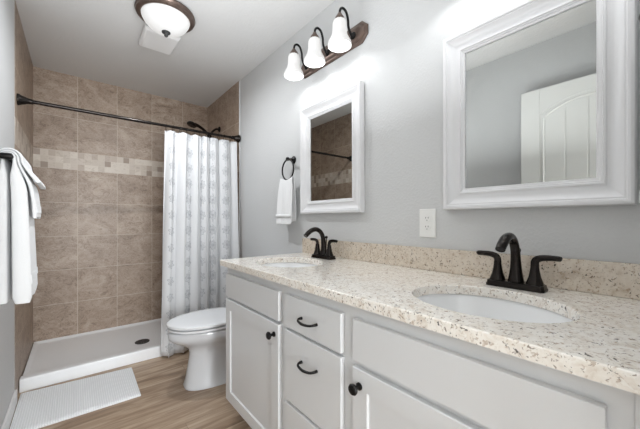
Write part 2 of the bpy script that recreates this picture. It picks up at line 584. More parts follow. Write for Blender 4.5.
# ------------------------------------------------------------------ vanity cabinet
CT, CB = 0.887, 0.857                    # counter top and underside
VY0, VY1 = 0.003, 1.622                  # cabinet ends
FF, FR = -0.557, -0.576                  # face frame, faces of doors and drawers
van = thing('vanity_cabinet', 'long white bathroom vanity cabinet under the speckled granite counter', 'cabinet', (-0.28, 0.81, 0))
b = BM()
add_box(b, FF, FF + 0.02, VY0, VY1, 0.118, CB - 0.001, 0.0015, 1)          # face frame
add_box(b, FF + 0.02, -0.004, VY1 - 0.018, VY1, 0.118, CB - 0.001, 0.001, 1)  # side
add_box(b, FF + 0.09, -0.004, VY1 - 0.018, VY1, 0.0, 0.118)
add_box(b, FF + 0.02, -0.004, VY0, VY0 + 0.018, 0.118, CB - 0.001)
add_box(b, FF + 0.09, -0.004, VY0, VY0 + 0.018, 0.0, 0.118)
add_box(b, FF + 0.02, -0.004, VY0 + 0.018, VY1 - 0.018, 0.118, 0.134)
obj('body', b, 'cabinet_paint', van, world=True)
b = BM()
add_box(b, FF + 0.075, FF + 0.09, VY0 + 0.018, VY1 - 0.018, 0.0, 0.118)
obj('toe_kick', b, 'cabinet_paint', van, world=True)
b = BM()
add_box(b, FF - 0.004, FF, VY0, 0.047, 0.118, CB - 0.001, 0.0012, 1)
obj('filler_strip', b, 'cabinet_paint', van, world=True)

def slab(name, y0, y1, z0, z1):
    return obj(name, add_box(BM(), FR, FF - 0.0002, y0, y1, z0, z1, 0.0028, 2), 'cabinet_paint', van, world=True)
def shaker(name, y0, y1, z0, z1, w=0.057, rec=0.007):
    bm = BM()
    def loop(x, d): return [(x, y0 + d, z0 + d), (x, y1 - d, z0 + d), (x, y1 - d, z1 - d), (x, y0 + d, z1 - d)]
    rings = [loop(FF - 0.0002, 0), loop(FR + 0.002, 0), loop(FR, 0.002), loop(FR, w), loop(FR + rec, w + 0.003)]
    add_rings(bm, rings)
    return obj(name, bm, 'cabinet_paint', van, world=True, angle=20)
def knob(parent, y, z):
    bm = BM()
    add_lathe(bm, [(0.011, 0.0), (0.011, -0.004), (0.006, -0.008), (0.006, -0.018), (0.015, -0.023), (0.0165, -0.028), (0.014, -0.032), (0.004, -0.034)], (FR, y, z), 'x', 20)
    obj('knob', bm, 'black_metal', parent, world=True)
def pull(parent, y, z, L=0.044):
    bm = BM()
    pts = smooth_path([(FR + 0.001, y + L, z, 0.0056), (FR - 0.014, y + L * 0.98, z, 0.0047), (FR - 0.026, y + L * 0.72, z - 0.002, 0.0044),
                       (FR - 0.031, y, z - 0.004, 0.0050), (FR - 0.026, y - L * 0.72, z - 0.002, 0.0044), (FR - 0.014, y - L * 0.98, z, 0.0047), (FR + 0.001, y - L, z, 0.0056)], 6)
    add_tube(bm, pts, seg=10)
    obj('pull', bm, 'black_metal', parent, world=True)

slab('false_front', 1.05, 1.600, 0.692, 0.815)
slab('false_front', 0.077, 0.629, 0.688, 0.812)
d = shaker('door', 1.05, 1.600, 0.126, 0.678)
knob(d, 1.082, 0.632)
d = shaker('door', 0.077, 0.629, 0.126, 0.670)
knob(d, 0.600, 0.622)
d = slab('drawer', 0.680, 1.004, 0.688, 0.814); pull(d, 0.842, 0.748)
d = slab('drawer', 0.680, 1.004, 0.402, 0.676); pull(d, 0.842, 0.588)
d = slab('drawer', 0.680, 1.004, 0.126, 0.390); pull(d, 0.842, 0.300)

# ------------------------------------------------------------------ granite counter with two oval cut-outs
CX0, CX1, CY0, CY1 = -0.594, -0.001, 0.002, 1.640
SINKS = [(-0.340, 0.350), (-0.340, 1.325)]
SB, SA = 0.166, 0.200                     # half axes of the cut-outs (x, y)
def counter_bm():
    bm = BM()
    ycut = [(0.002, 0.68), (0.98, 1.640)]
    N = 64
    layers = {}
    for z in (CB, CT):
        for (cx, cy), (ya, yb) in zip(SINKS, ycut):
            angs = {2 * PI * k / N for k in range(N)}
            cor = [(CX0, ya), (CX1, ya), (CX1, yb), (CX0, yb)]
            for px, py in cor: angs.add(math.atan2((py - cy), (px - cx)) % (2 * PI))
            angs = sorted(angs)
            inn, out = [], []
            for a in angs:
                dx, dy = math.cos(a), math.sin(a)
                rr = 1 / math.sqrt((dx / SB) ** 2 + (dy / SA) ** 2)
                inn.append((cx + dx * rr, cy + dy * rr))
                ts = []
                if dx > 1e-9: ts.append((CX1 - cx) / dx)
                if dx < -1e-9: ts.append((CX0 - cx) / dx)
                if dy > 1e-9: ts.append((yb - cy) / dy)
                if dy < -1e-9: ts.append((ya - cy) / dy)
                t = min(ts)
                out.append((cx + dx * t, cy + dy * t))
            vi = [bm.verts.new((x, y, z)) for x, y in inn]
            vo = [bm.verts.new((x, y, z)) for x, y in out]
            layers[(z, cy)] = (vi, vo, out, ya, yb)
            m = len(vi)
            for i in range(m):
                j = (i + 1) % m
                f = (vi[i], vo[i], vo[j], vi[j])
                bm.faces.new(f if z == CT else tuple(reversed(f)))
    for cx, cy in SINKS:                   # walls of the cut-outs and the outer edges
        a, ao, out, ya, yb = layers[(CB, cy)]
        t, to, *_ = layers[(CT, cy)]
        m = len(a)
        for i in range(m):
            j = (i + 1) % m
            bm.faces.new((a[i], a[j], t[j], t[i]))
            p, q = out[i], out[j]
            mid = ((p[0] + q[0]) / 2, (p[1] + q[1]) / 2)
            inner = (abs(p[1] - 0.68) < 1e-5 and abs(q[1] - 0.68) < 1e-5) or (abs(p[1] - 0.98) < 1e-5 and abs(q[1] - 0.98) < 1e-5)
            if not inner:
                bm.faces.new((ao[j], ao[i], to[i], to[j]))
    # middle piece: joins the two sink pieces edge to edge
    def edge_pts(cy, yv, z):
        v = [q for q, o in zip(layers[(z, cy)][1], layers[(z, cy)][2]) if abs(o[1] - yv) < 1e-5]
        return sorted(v, key=lambda q: q.co.x)
    for z in (CB, CT):
        A, B = edge_pts(SINKS[0][1], 0.68, z), edge_pts(SINKS[1][1], 0.98, z)
        bm.faces.new(A + list(reversed(B)))
    for k in (0, -1):
        A0, B0 = edge_pts(SINKS[0][1], 0.68, CB)[k], edge_pts(SINKS[1][1], 0.98, CB)[k]
        A1, B1 = edge_pts(SINKS[0][1], 0.68, CT)[k], edge_pts(SINKS[1][1], 0.98, CT)[k]
        bm.faces.new((A0, B0, B1, A1))
    bmesh.ops.recalc_face_normals(bm, faces=bm.faces)
    sel = []
    for e in bm.edges:
        z0, z1 = e.verts[0].co.z, e.verts[1].co.z
        if abs(z0 - CT) < 1e-6 and abs(z1 - CT) < 1e-6 and len(e.link_faces) == 2:
            nz = sorted(abs(f.normal.z) for f in e.link_faces)
            if nz[0] < 0.1 and nz[1] > 0.9:
                sel.append(e)
    bmesh.ops.bevel(bm, geom=sel, offset=0.004, segments=2, profile=0.5, affect='EDGES')
    return bm
tag(obj('granite_countertop', counter_bm(), 'granite', angle=50), 'cream speckled granite counter with two oval sink cut-outs on the white vanity', 'countertop')
tag(obj('granite_backsplash', add_box(BM(), -0.021, -0.001, 0.002, 1.648, CT + 0.0005, 0.986, 0.002, 2), 'granite_dimmed'),
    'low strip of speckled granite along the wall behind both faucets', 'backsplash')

def sink_thing(cx, cy, label):
    t = thing('undermount_sink', label, 'sink', (cx, cy, CB), 0, 'oval white sinks in the granite counter')
    bm = BM()
    prof = [(1.14, -0.002), (1.14, -0.012), (1.03, -0.014)]
    inner = [(1.03, -0.002), (1.0, -0.012), (0.965, -0.045), (0.88, -0.085), (0.70, -0.115), (0.45, -0.130), (0.16, -0.135)]
    outer = [(0.16, -0.147), (0.47, -0.142), (0.74, -0.126), (0.92, -0.094), (1.01, -0.05), (1.035, -0.014), (1.14, -0.012), (1.14, -0.002)]
    rings = []
    for r, h in inner + outer:
        rings.append([(SB * r * math.cos(2 * PI * k / 48), SA * r * math.sin(2 * PI * k / 48), h) for k in range(48)])
    add_rings(bm, rings, closed=True)
    obj('bowl', bm, 'sink_porcelain', t)
    bm = BM()
    add_lathe(bm, [(0.031, -0.136), (0.031, -0.133), (0.027, -0.131), (0.022, -0.134), (0.004, -0.133)], (0, 0, 0), 'z', 24)
    obj('drain', bm, 'dark_bronze', t)
    return t
sink_thing(*SINKS[0], 'white oval sink at the near end of the granite counter, under the door-reflecting mirror')
sink_thing(*SINKS[1], 'white oval sink at the far end of the granite counter, nearest the toilet')

def faucet_thing(y, label):
    t = thing('faucet', label, 'faucet', (-0.108, y, CT), 0, 'bronze two-handle faucets')
    bm = BM()                              # local: +y along the counter, -x towards the user
    def rr(hx, hy, z, k=6, r=0.012):
        pts = []
        for sx, sy, a0 in ((1, 1, 0), (-1, 1, PI / 2), (-1, -1, PI), (1, -1, 3 * PI / 2)):
            for i in range(k + 1):
                a = a0 + PI / 2 * i / k
                pts.append((sx * (hx - r) + r * math.cos(a), sy * (hy - r) + r * math.sin(a), z))
        return pts
    add_rings(bm, [rr(0.029, 0.083, 0.0005), rr(0.029, 0.083, 0.007), rr(0.027, 0.081, 0.010), rr(0.0265, 0.080, 0.018), rr(0.023, 0.076, 0.021)])
    obj('base_plate', bm, 'dark_bronze', t)
    bm = BM()
    path = smooth_path([(0.004, 0, 0.018, 0.0245), (0.004, 0, 0.05, 0.0185), (0.002, 0, 0.09, 0.0150), (-0.004, 0, 0.126, 0.0138), (-0.022, 0, 0.154, 0.0138),
                        (-0.050, 0, 0.168, 0.0142), (-0.082, 0, 0.164, 0.0148), (-0.110, 0, 0.148, 0.0146), (-0.128, 0, 0.132, 0.0138)], 6)
    add_tube(bm, path, seg=18, flat=0.9)
    obj('spout', bm, 'dark_bronze', t)
    bm = BM()
    add_tube(bm, [(0.021, 0, 0.02, 0.003), (0.024, 0, 0.10, 0.003), (0.024, 0, 0.115, 0.003)], seg=8)
    add_lathe(bm, [(0.003, 0.112), (0.008, 0.115), (0.009, 0.122), (0.006, 0.128), (0.002, 0.129)], (0.024, 0, 0), 'z', 12)
    obj('lift_rod', bm, 'dark_bronze', t)
    for s in (-1, 1):
        bm = BM()
        add_lathe(bm, [(0.0245, 0.019), (0.0225, 0.026), (0.0168, 0.042), (0.0132, 0.060), (0.0115, 0.074), (0.0115, 0.080)], (0, 0.053 * s, 0), 'z', 20)
        h = obj('handle_body', bm, 'dark_bronze', t)
        bm = BM()
        p = smooth_path([(0, 0.053 * s, 0.079, 0.0115), (0, 0.0535 * s, 0.090, 0.0112), (0, 0.060 * s, 0.099, 0.0105), (0, 0.076 * s, 0.104, 0.0092), (0, 0.096 * s, 0.105, 0.0085), (0, 0.116 * s, 0.1045, 0.0078), (0, 0.121 * s, 0.104, 0.004)], 5)
        add_tube(bm, p, seg=12, flat=0.62, up=None)
        obj('lever', bm, 'dark_bronze', t)
    return t
faucet_thing(0.347, 'dark bronze two-handle faucet behind the near sink, under the door-reflecting mirror')
faucet_thing(1.322, 'dark bronze two-handle faucet at the far counter end, under the tile-reflecting mirror')

# ------------------------------------------------------------------ framed mirrors
def mirror_thing(yc, label, lean):
    t = thing('framed_mirror', label, 'mirror', (-0.003, yc, 1.503), 0, 'white framed mirrors on the grey wall')
    t.rotation_euler = (0, math.radians(-lean), 0)      # leans out a little at the top
    hy, hz = 0.277, 0.353
    prof = [(0.0, -0.001), (0.0, -0.030), (0.003, -0.036), (0.010, -0.038), (0.016, -0.036), (0.019, -0.031), (0.023, -0.031),
            (0.026, -0.028), (0.034, -0.021), (0.046, -0.0165), (0.056, -0.016), (0.061, -0.0165), (0.0625, -0.021), (0.068, -0.022), (0.0705, -0.018), (0.074, -0.018), (0.076, -0.0145), (0.083, -0.013), (0.0845, -0.006)]
    rings = [[(x, -hy + d, -hz + d), (x, hy - d, -hz + d), (x, hy - d, hz - d), (x, -hy + d, hz - d)] for d, x in prof]
    bm = BM()
    add_rings(bm, rings, cap0=True, cap1=False)
    obj('frame', bm, 'mirror_frame_paint', t, angle=28)
    bm = BM()
    g = 0.084
    add_box(bm, -0.008, -0.002, -hy + g, hy - g, -hz + g, hz - g)
    obj('mirror_glass', bm, 'mirror_glass', t, smooth=False)
    return t
mirror_thing(0.358, 'white framed mirror nearest the camera, reflecting a white panel door', 0.0)
mirror_thing(1.375, 'white framed mirror below the three-shade lamp, reflecting the brown tile', 0.35)

# ------------------------------------------------------------------ vanity lamps
def vanity_lamp(yc, label):
    t = thing('vanity_light', label, 'wall lamp', (0, yc, 2.135), 0, 'three-shade bronze vanity lamps')
    bm = BM()
    def outline(hy, hz, x, cut):
        return [(x, -hy, -hz + cut), (x, -hy, hz - cut), (x, -hy + cut * 1.1, hz), (x, hy - cut * 1.1, hz), (x, hy, hz - cut), (x, hy, -hz + cut), (x, hy - cut * 1.1, -hz), (x, -hy + cut * 1.1, -hz)]
    add_rings(bm, [outline(0.305, 0.060, -0.001, 0.036), outline(0.305, 0.060, -0.008, 0.036), outline(0.298, 0.053, -0.013, 0.033), outline(0.290, 0.045, -0.014, 0.030),
                   outline(0.286, 0.041, -0.021, 0.028), outline(0.276, 0.031, -0.026, 0.022), outline(0.268, 0.024, -0.0265, 0.018)])
    obj('backplate', bm, 'rubbed_bronze', t, angle=25)
    for k in (-1, 0, 1):
        y = 0.215 * k
        bm = BM()
        p = smooth_path([(-0.024, y, -0.005), (-0.045, y, -0.002), (-0.062, y, 0.030), (-0.066, y, 0.070), (-0.080, y, 0.103), (-0.103, y, 0.113), (-0.122, y, 0.100), (-0.128, y, 0.075), (-0.128, y, 0.058)], 6)
        add_tube(bm, p, 0.0068, 10)
        add_lathe(bm, [(0.020, -0.024), (0.020, -0.030), (0.010, -0.037), (0.0075, -0.044)], (0, y, -0.005), 'x', 16)
        obj('arm', bm, 'black_metal', t)
        bm = BM()
        add_lathe(bm, [(0.007, 0.078), (0.011, 0.074), (0.014, 0.066), (0.024, 0.052), (0.0285, 0.040), (0.0285, 0.034), (0.026, 0.032)], (-0.128, y, 0), 'z', 24)
        obj('shade_cap', bm, 'rubbed_bronze', t)
        bm = BM()
        out = [(0.024, 0.040), (0.032, 0.034), (0.037, 0.018), (0.038, -0.002), (0.0385, -0.025), (0.042, -0.045), (0.051, -0.063), (0.0595, -0.078), (0.063, -0.092), (0.0635, -0.100)]
        inn = [(r - 0.0035, z) for r, z in reversed(out)]
        rings = []
        for q, (r, z) in enumerate(out + inn):
            rings.append([(-0.128 + (r + 0.0009 * math.cos(12 * a)) * math.cos(a), y + (r + 0.0009 * math.cos(12 * a)) * math.sin(a), z) for a in (2 * PI * i / 48 for i in range(48))])
        add_rings(bm, rings, closed=True)
        obj('shade', bm, 'shade_glass', t, angle=60)
        lamp('bulb_light', 'POINT', (-0.128, y, -0.066), VANITY_POWER, (0.96, 0.98, 1.0), 0.02, parent=t)
    return t
vanity_lamp(1.377, 'bronze wall lamp with three white bell shades above the far mirror')
vanity_lamp(0.358, 'matching three-shade bronze wall lamp above the near mirror with the door reflection')

# ------------------------------------------------------------------ ceiling lamp and fan cover
t = thing('ceiling_light', 'round flush ceiling light with a bronze ring and white glass bowl', 'ceiling lamp', (-0.765, 2.112, H))
bm = BM()
add_lathe(bm, [(0.165, -0.0005), (0.172, -0.006), (0.174, -0.016), (0.168, -0.024), (0.168, -0.030), (0.160, -0.036), (0.153, -0.040), (0.146, -0.040), (0.140, -0.036), (0.138, -0.02)], (0, 0, 0), 'z', 56)
obj('ring', bm, 'rubbed_bronze', t)
bm = BM()
add_lathe(bm, [(0.141, -0.034), (0.138, -0.046), (0.128, -0.066), (0.110, -0.088), (0.085, -0.106), (0.055, -0.118), (0.02, -0.124)], (0, 0, 0), 'z', 48)
obj('glass_bowl', bm, 'bowl_glass', t)
bm = BM()
add_lathe(bm, [(0.026, -0.1225), (0.025, -0.128), (0.016, -0.133), (0.012, -0.140), (0.012, -0.147), (0.005, -0.154)], (0, 0, 0), 'z', 20)
obj('finial', bm, 'dark_steel', t)
bl = lamp('ceiling_bulb_light', 'AREA', (0, 0, -0.156), CEIL_POWER, (0.94, 0.97, 1.0), 0.028, parent=t)
bl.data.shape = 'DISK'

bm = BM()
def rect(hx, hy, z): return [(-hx, -hy, z), (hx, -hy, z), (hx, hy, z), (-hx, hy, z)]
add_rings(bm, [rect(0.112, 0.132, 0.0), rect(0.100, 0.120, -0.004), rect(0.100, 0.120, -0.010), rect(0.112, 0.132, -0.012), rect(0.113, 0.133, -0.018), rect(0.106, 0.126, -0.034), rect(0.098, 0.118, -0.040), rect(0.094, 0.114, -0.041)])
fan = obj('exhaust_fan_cover', bm, 'fan_plastic', angle=30)
fan.location = (-0.742, 2.432, H - 0.0005)
tag(fan, 'square white fan cover on the ceiling beside the round light', 'fan cover')

# ------------------------------------------------------------------ outlet
t = thing('wall_outlet', 'white double outlet plate on the wall between the two mirrors', 'outlet', (0, 0.7235, 1.094))
bm = BM()
add_rings(bm, [[(x, -a, -c), (x, a, -c), (x, a, c), (x, -a, c)] for x, a, c in ((-0.0005, 0.0395, 0.0635), (-0.003, 0.0395, 0.0635), (-0.0055, 0.037, 0.061))])
obj('cover_plate', bm, 'outlet_plastic', t, angle=20)
for s in (-1, 1):
    bm = BM()
    add_lathe(bm, [(0.0165, -0.005), (0.0165, -0.0072), (0.0155, -0.0078)], (0, 0, 0.0195 * s), 'x', 24, sx=1.0, sy=0.85)
    r = obj('receptacle', bm, 'outlet_plastic', t)
    bm = BM()
    for yy in (-0.006, 0.006):
        add_box(bm, -0.0083, -0.0074, yy - 0.0011, yy + 0.0011, 0.0195 * s + 0.001, 0.0195 * s + 0.008)
    add_lathe(bm, [(0.0022, -0.0074), (0.0022, -0.0083)], (0, 0, 0.0195 * s - 0.0065), 'x', 10)
    obj('slots', bm, 'slot_dark', r, smooth=False)

# ------------------------------------------------------------------ toilet
TY = 2.085
t = thing('toilet', 'white elongated toilet with closed lid between the vanity and shower curtain', 'toilet', (-0.4, TY, 0))
def egg(z, xf, xb, hw, k=40, p=2.0, wide=0.42):
    """outline in plan: rounded front at xf, broad back at xb; widest part 'wide' along from the back"""
    pts = []
    xm = xb + (xf - xb) * wide
    for i in range(k):
        a = 2 * PI * i / k
        ca, sa = math.cos(a), math.sin(a)
        e = 2.0 / p
        cx = math.copysign(abs(ca) ** e, ca)
        sy = math.copysign(abs(sa) ** e, sa)
        x = xm + (xm - xf) * -cx if ca > 0 else xm + (xb - xm) * -cx
        pts.append((x, TY + hw * sy, z))
    return pts
bm = BM()
rings = [egg(0.001, -0.662, -0.16, 0.118, p=2.5), egg(0.018, -0.666, -0.16, 0.120, p=2.5), egg(0.035, -0.658, -0.16, 0.113, p=2.5), egg(0.10, -0.646, -0.16, 0.105, p=2.4), egg(0.17, -0.634, -0.16, 0.100, p=2.3),
         egg(0.225, -0.628, -0.15, 0.099, p=2.2), egg(0.255, -0.636, -0.14, 0.107, p=2.15), egg(0.275, -0.656, -0.12, 0.122, p=2.1), egg(0.295, -0.690, -0.10, 0.145), egg(0.312, -0.722, -0.08, 0.165),
         egg(0.328, -0.744, -0.07, 0.178), egg(0.342, -0.755, -0.06, 0.184), egg(0.360, -0.760, -0.05, 0.187), egg(0.383, -0.759, -0.05, 0.186), egg(0.390, -0.752, -0.05, 0.180)]
add_rings(bm, rings)
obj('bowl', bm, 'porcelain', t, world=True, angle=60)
bm = BM()
add_rings(bm, [egg(0.390, -0.735, -0.27, 0.162, p=2.1), egg(0.4005, -0.735, -0.27, 0.162, p=2.1), egg(0.402, -0.760, -0.265, 0.185, p=2.1), egg(0.412, -0.760, -0.265, 0.185, p=2.1), egg(0.4135, -0.735, -0.27, 0.167, p=2.1)])
obj('seat', bm, 'seat_plastic', t, world=True)
bm = BM()
add_rings(bm, [egg(0.4137, -0.732, -0.27, 0.160, p=2.1), egg(0.4235, -0.732, -0.27, 0.160, p=2.1), egg(0.425, -0.765, -0.262, 0.190, p=2.1), egg(0.437, -0.765, -0.262, 0.190, p=2.1), egg(0.441, -0.757, -0.27, 0.184, p=2.1), egg(0.445, -0.72, -0.30, 0.15, p=2.1), egg(0.447, -0.60, -0.42, 0.06, p=2.1)])
obj('lid', bm, 'seat_plastic', t, world=True)
for s in (-1, 1):
    obj('seat_hinge', add_box(BM(), -0.262, -0.225, TY + s * 0.075 - 0.022, TY + s * 0.075 + 0.022, 0.393, 0.432, 0.006), 'seat_plastic', t, world=True)
bm = BM()
add_box(bm, -0.215, -0.016, TY - 0.20, TY + 0.20, 0.386, 0.715, 0.022, 3)
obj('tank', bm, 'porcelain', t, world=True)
bm = BM()
add_box(bm, -0.225, -0.012, TY - 0.21, TY + 0.21, 0.716, 0.748, 0.010, 3)
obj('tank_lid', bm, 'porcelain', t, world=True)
bm = BM()
add_lathe(bm, [(0.014, -0.215), (0.014, -0.224), (0.008, -0.228)], (0, TY + 0.145, 0.655), 'x', 14)
add_tube(bm, smooth_path([(-0.226, TY + 0.145, 0.655, 0.006), (-0.236, TY + 0.12, 0.654, 0.006), (-0.238, TY + 0.075, 0.648, 0.007)], 5), seg=8)
obj('flush_lever', bm, 'dark_bronze', t, world=True)
for s in (-1, 1):
    bm = add_lathe(BM(), [(0.016, 0.0), (0.016, 0.014), (0.010, 0.022), (0.003, 0.024)], (-0.33, TY + s * 0.118, 0.010), 'z', 14)
    obj('bolt_cap', bm, 'porcelain', t, world=True)

# ------------------------------------------------------------------ shower pan
pan = thing('shower_pan', 'low white shower base with raised front curb and round drain', 'shower pan', (-0.75, 3.1, 0))
bm = BM()
NX, NY = 28, 24
x0, x1, y0, y1 = XL + 0.007, -0.009, YT + 0.004, YB - 0.001
def panz(x, y):
    dl, dr, db = x - x0, x1 - x, y1 - y
    e = min(dl, dr, db)
    df = y - y0
    s = lambda a, b, q: max(0.0, min(1.0, (q - a) / (b - a))) ** 2 * (3 - 2 * max(0.0, min(1.0, (q - a) / (b - a))))
    floor = 0.026 + 0.012 * min(1.0, math.hypot((x + 0.755) / 0.75, (y - 3.05) / 0.55))
    zz = floor + (0.052 - floor) * (1 - s(0.010, 0.035, e))
    return zz + (0.084 - zz) * (1 - s(0.055, 0.13, df))
xs = [x0, x0 + 0.010, x0 + 0.022, x0 + 0.035] + [x0 + 0.035 + (x1 - x0 - 0.07) * i / NX for i in range(1, NX)] + [x1 - 0.035, x1 - 0.022, x1 - 0.010, x1]
ys = [y0 + 0.007, y0 + 0.03, y0 + 0.055, y0 + 0.075, y0 + 0.095, y0 + 0.115, y0 + 0.13] + [y0 + 0.13 + (y1 - y0 - 0.165) * i / NY for i in range(1, NY)] + [y1 - 0.035, y1 - 0.022, y1 - 0.010, y1]
rows = [[bm.verts.new((x, y0, 0.001)) for x in xs], [bm.verts.new((x, y0, 0.076)) for x in xs], [bm.verts.new((x, y0 + 0.002, 0.0815)) for x in xs]]
rows += [[bm.verts.new((x, y, panz(x, y))) for x in xs] for y in ys]
rows.append([bm.verts.new((x, y1, 0.001)) for x in xs])
for a, c in zip(rows, rows[1:]):
    for i in range(len(xs) - 1):
        bm.faces.new((a[i], a[i + 1], c[i + 1], c[i]))
bm.faces.new([r[0] for r in rows]); bm.faces.new([r[-1] for r in reversed(rows)])
obj('base', bm, 'pan_acrylic', pan, world=True, angle=50)
bm = BM()
add_lathe(bm, [(0.057, 0.0265), (0.057, 0.031), (0.052, 0.033), (0.046, 0.0318), (0.004, 0.0318)], (-0.757, 3.05, 0), 'z', 28)
dr = obj('drain', bm, 'dark_steel', pan, world=True)
bm = BM()
for k in range(8):
    a = 2 * PI * k / 8
    add_lathe(bm, [(0.006, 0.0317), (0.006, 0.0324)], (-0.757 + 0.028 * math.cos(a), 3.05 + 0.028 * math.sin(a), 0), 'z', 8)
obj('drain_holes', bm, 'slot_dark', dr, world=True, smooth=False)

# ------------------------------------------------------------------ shower rod, curtain, shower head
RA, RB = Vector((XL + 0.002, 2.650, 1.866)), Vector((-0.009, 2.690, 1.885))
rod = thing('shower_curtain_rod', 'dark bronze curtain rod spanning the tiled shower opening', 'curtain rod', (-0.75, 2.67, 1.88))
bm = BM()
add_tube(bm, [RA + (RB - RA) * 0.012, RA + (RB - RA) * 0.5], 0.0125, 14)
obj('outer_tube', bm, 'dark_bronze', rod, world=True)
bm = BM()
add_tube(bm, [RA + (RB - RA) * 0.49, RA + (RB - RA) * 0.988], 0.0108, 14)
obj('inner_tube', bm, 'dark_bronze', rod, world=True)
for P, s in ((RA, 1), (RB, -1)):
    bm = BM()
    add_lathe(bm, [(0.036, 0.0), (0.036, 0.006 * s), (0.033, 0.012 * s), (0.028, 0.022 * s), (0.026, 0.030 * s), (0.019, 0.046 * s), (0.0165, 0.062 * s), (0.0165, 0.070 * s), (0.0125, 0.074 * s)], P, 'x', 24)
    obj('end_flange', bm, 'dark_bronze', rod, world=True)

cur = thing('shower_curtain', 'white shower curtain with faint grey medallions gathered at the right', 'curtain', (-0.35, 2.645, 0))
bm = BM()
uvl = bm.loops.layers.uv.new('UVMap')
NU, NV, FOLDS = 220, 44, 7.0
ZT, ZB = 1.846, 0.014
cols = []
def rod_at(x):
    f = (x - RA.x) / (RB.x - RA.x)
    return RA + (RB - RA) * f
arc = []
s = 0.0
prev = None
grid = []
for i in range(NU + 1):
    tt = i / NU
    ph = 2 * PI * FOLDS * tt + 0.9 * math.sin(2 * PI * tt * 1.7 + 0.6)
    colm = []
    for j in range(NV + 1):
        q = j / NV                                       # 0 top, 1 bottom
        xa = -0.655 - 0.045 * q
        xb = -0.036 - 0.004 * q
        A = 0.021 + 0.014 * min(1, q * 2.5) + 0.004 * math.sin(5 * q + tt * 9)
        x = xa + (xb - xa) * tt + 0.011 * math.sin(2 * ph) * min(1, 0.4 + q)
        yb_ = rod_at(x).y - 0.006 + (2.636 - rod_at(x).y) * min(1, q * 1.4)
        sag = 0.006 * (1 - math.cos(2 * ph)) * 0.5
        y = yb_ + A * math.sin(ph + 0.35 * math.sin(3 * q + 4 * tt)) + 0.004 * math.sin(3.1 * ph + 2 * q)
        zt = rod_at(x).z - 0.036 - sag
        z = zt + (ZB + 0.007 * math.sin(ph * 0.5 + 1.0) + 0.004 - zt) * q
        colm.append((x, y, z))
    if prev is not None:
        s += math.dist(prev[NV // 2][:2], colm[NV // 2][:2])
    prev = colm
    arc.append(s)
    grid.append([bm.verts.new(p) for p in colm])
for i in range(NU):
    for j in range(NV):
        f = bm.faces.new((grid[i][j], grid[i + 1][j], grid[i + 1][j + 1], grid[i][j + 1]))
        for lp, (a, c) in zip(f.loops, ((i, j), (i + 1, j), (i + 1, j + 1), (i, j + 1))):
            lp[uvl].uv = (arc[a], ZT * (1 - c / NV))
obj('cloth', bm, 'curtain_cloth', cur, world=True, angle=180, mods=(('SOLIDIFY', dict(thickness=0.0015)),))
for k in range(12):
    x = -0.645 + 0.60 * k / 11
    c = rod_at(x)
    bm = BM()
    add_tube(bm, [(x + 0.002 * math.sin(a * 2), c.y + 0.019 * math.sin(a), c.z - 0.012 + 0.0265 * math.cos(a)) for a in (2 * PI * i / 20 for i in range(20))], 0.0016, 6, closed=True)
    obj('ring', bm, 'dark_bronze', cur, world=True)

t = thing('handheld_shower', 'dark bronze handheld shower head on the tiled wall above the curtain', 'shower head', (-0.01, 3.187, 2.09))
bm = BM()
add_lathe(bm, [(0.030, -0.0085), (0.030, -0.014), (0.022, -0.022), (0.012, -0.026)], (0, 3.187, 2.09), 'x', 22)
obj('wall_flange', bm, 'dark_bronze', t, world=True)
bm = BM()
add_tube(bm, smooth_path([(-0.012, 3.187, 2.09), (-0.05, 3.187, 2.085), (-0.085, 3.187, 2.052), (-0.115, 3.187, 2.008)], 6), 0.0105, 12)
obj('arm', bm, 'dark_bronze', t, world=True)
bm = BM()
add_lathe(bm, [(0.014, -0.03), (0.019, -0.024), (0.021, 0.0), (0.019, 0.022), (0.013, 0.028)], (-0.120, 3.185, 2.000), 'z', 18)
obj('holder', bm, 'dark_bronze', t, world=True)
bm = BM()
add_tube(bm, smooth_path([(-0.105, 3.190, 1.955, 0.012), (-0.128, 3.18, 2.000, 0.014), (-0.175, 3.16, 2.038, 0.014), (-0.235, 3.135, 2.062, 0.015), (-0.285, 3.115, 2.070, 0.019)], 6), seg=14)
c0 = Vector((-0.322, 3.10, 2.060))
ax = Vector((-0.35, 0.0, -1.0)).normalized()
sd = ax.orthogonal().normalized()
bt = ax.cross(sd)
add_rings(bm, [[c0 + ax * h + (sd * math.cos(2 * PI * k / 24) + bt * math.sin(2 * PI * k / 24)) * r for k in range(24)] for r, h in ((0.012, -0.024), (0.034, -0.018), (0.045, -0.004), (0.046, 0.010), (0.040, 0.016))])
obj('spray_wand', bm, 'dark_bronze', t, world=True)

# ------------------------------------------------------------------ bath mat
bm = BM()
C4 = [Vector((-1.484, 2.172, 0)), Vector((-0.898, 2.166, 0)), Vector((-0.892, 2.612, 0)), Vector((-1.484, 2.660, 0))]
def matp(u, v, z):
    p = (C4[0] * (1 - u) + C4[1] * u) * (1 - v) + (C4[3] * (1 - u) + C4[2] * u) * v
    return (p.x, p.y, z)
n1 = 40
top = [[bm.verts.new(matp(i / n1, j / n1, 0.0155 + 0.0012 * noise.noise((i * 0.3, j * 0.3, 0)) - (0.006 if min(i, j, n1 - i, n1 - j) == 0 else 0))) for j in range(n1 + 1)] for i in range(n1 + 1)]
for i in range(n1):
    for j in range(n1):
        bm.faces.new((top[i][j], top[i + 1][j], top[i + 1][j + 1], top[i][j + 1]))
per = [top[i][0] for i in range(n1)] + [top[n1][j] for j in range(n1)] + [top[i][n1] for i in range(n1, 0, -1)] + [top[0][j] for j in range(n1, 0, -1)]
low = [bm.verts.new((v.co.x, v.co.y, 0.001)) for v in per]
for i in range(len(per)):
    j = (i + 1) % len(per)
    bm.faces.new((per[j], per[i], low[i], low[j]))
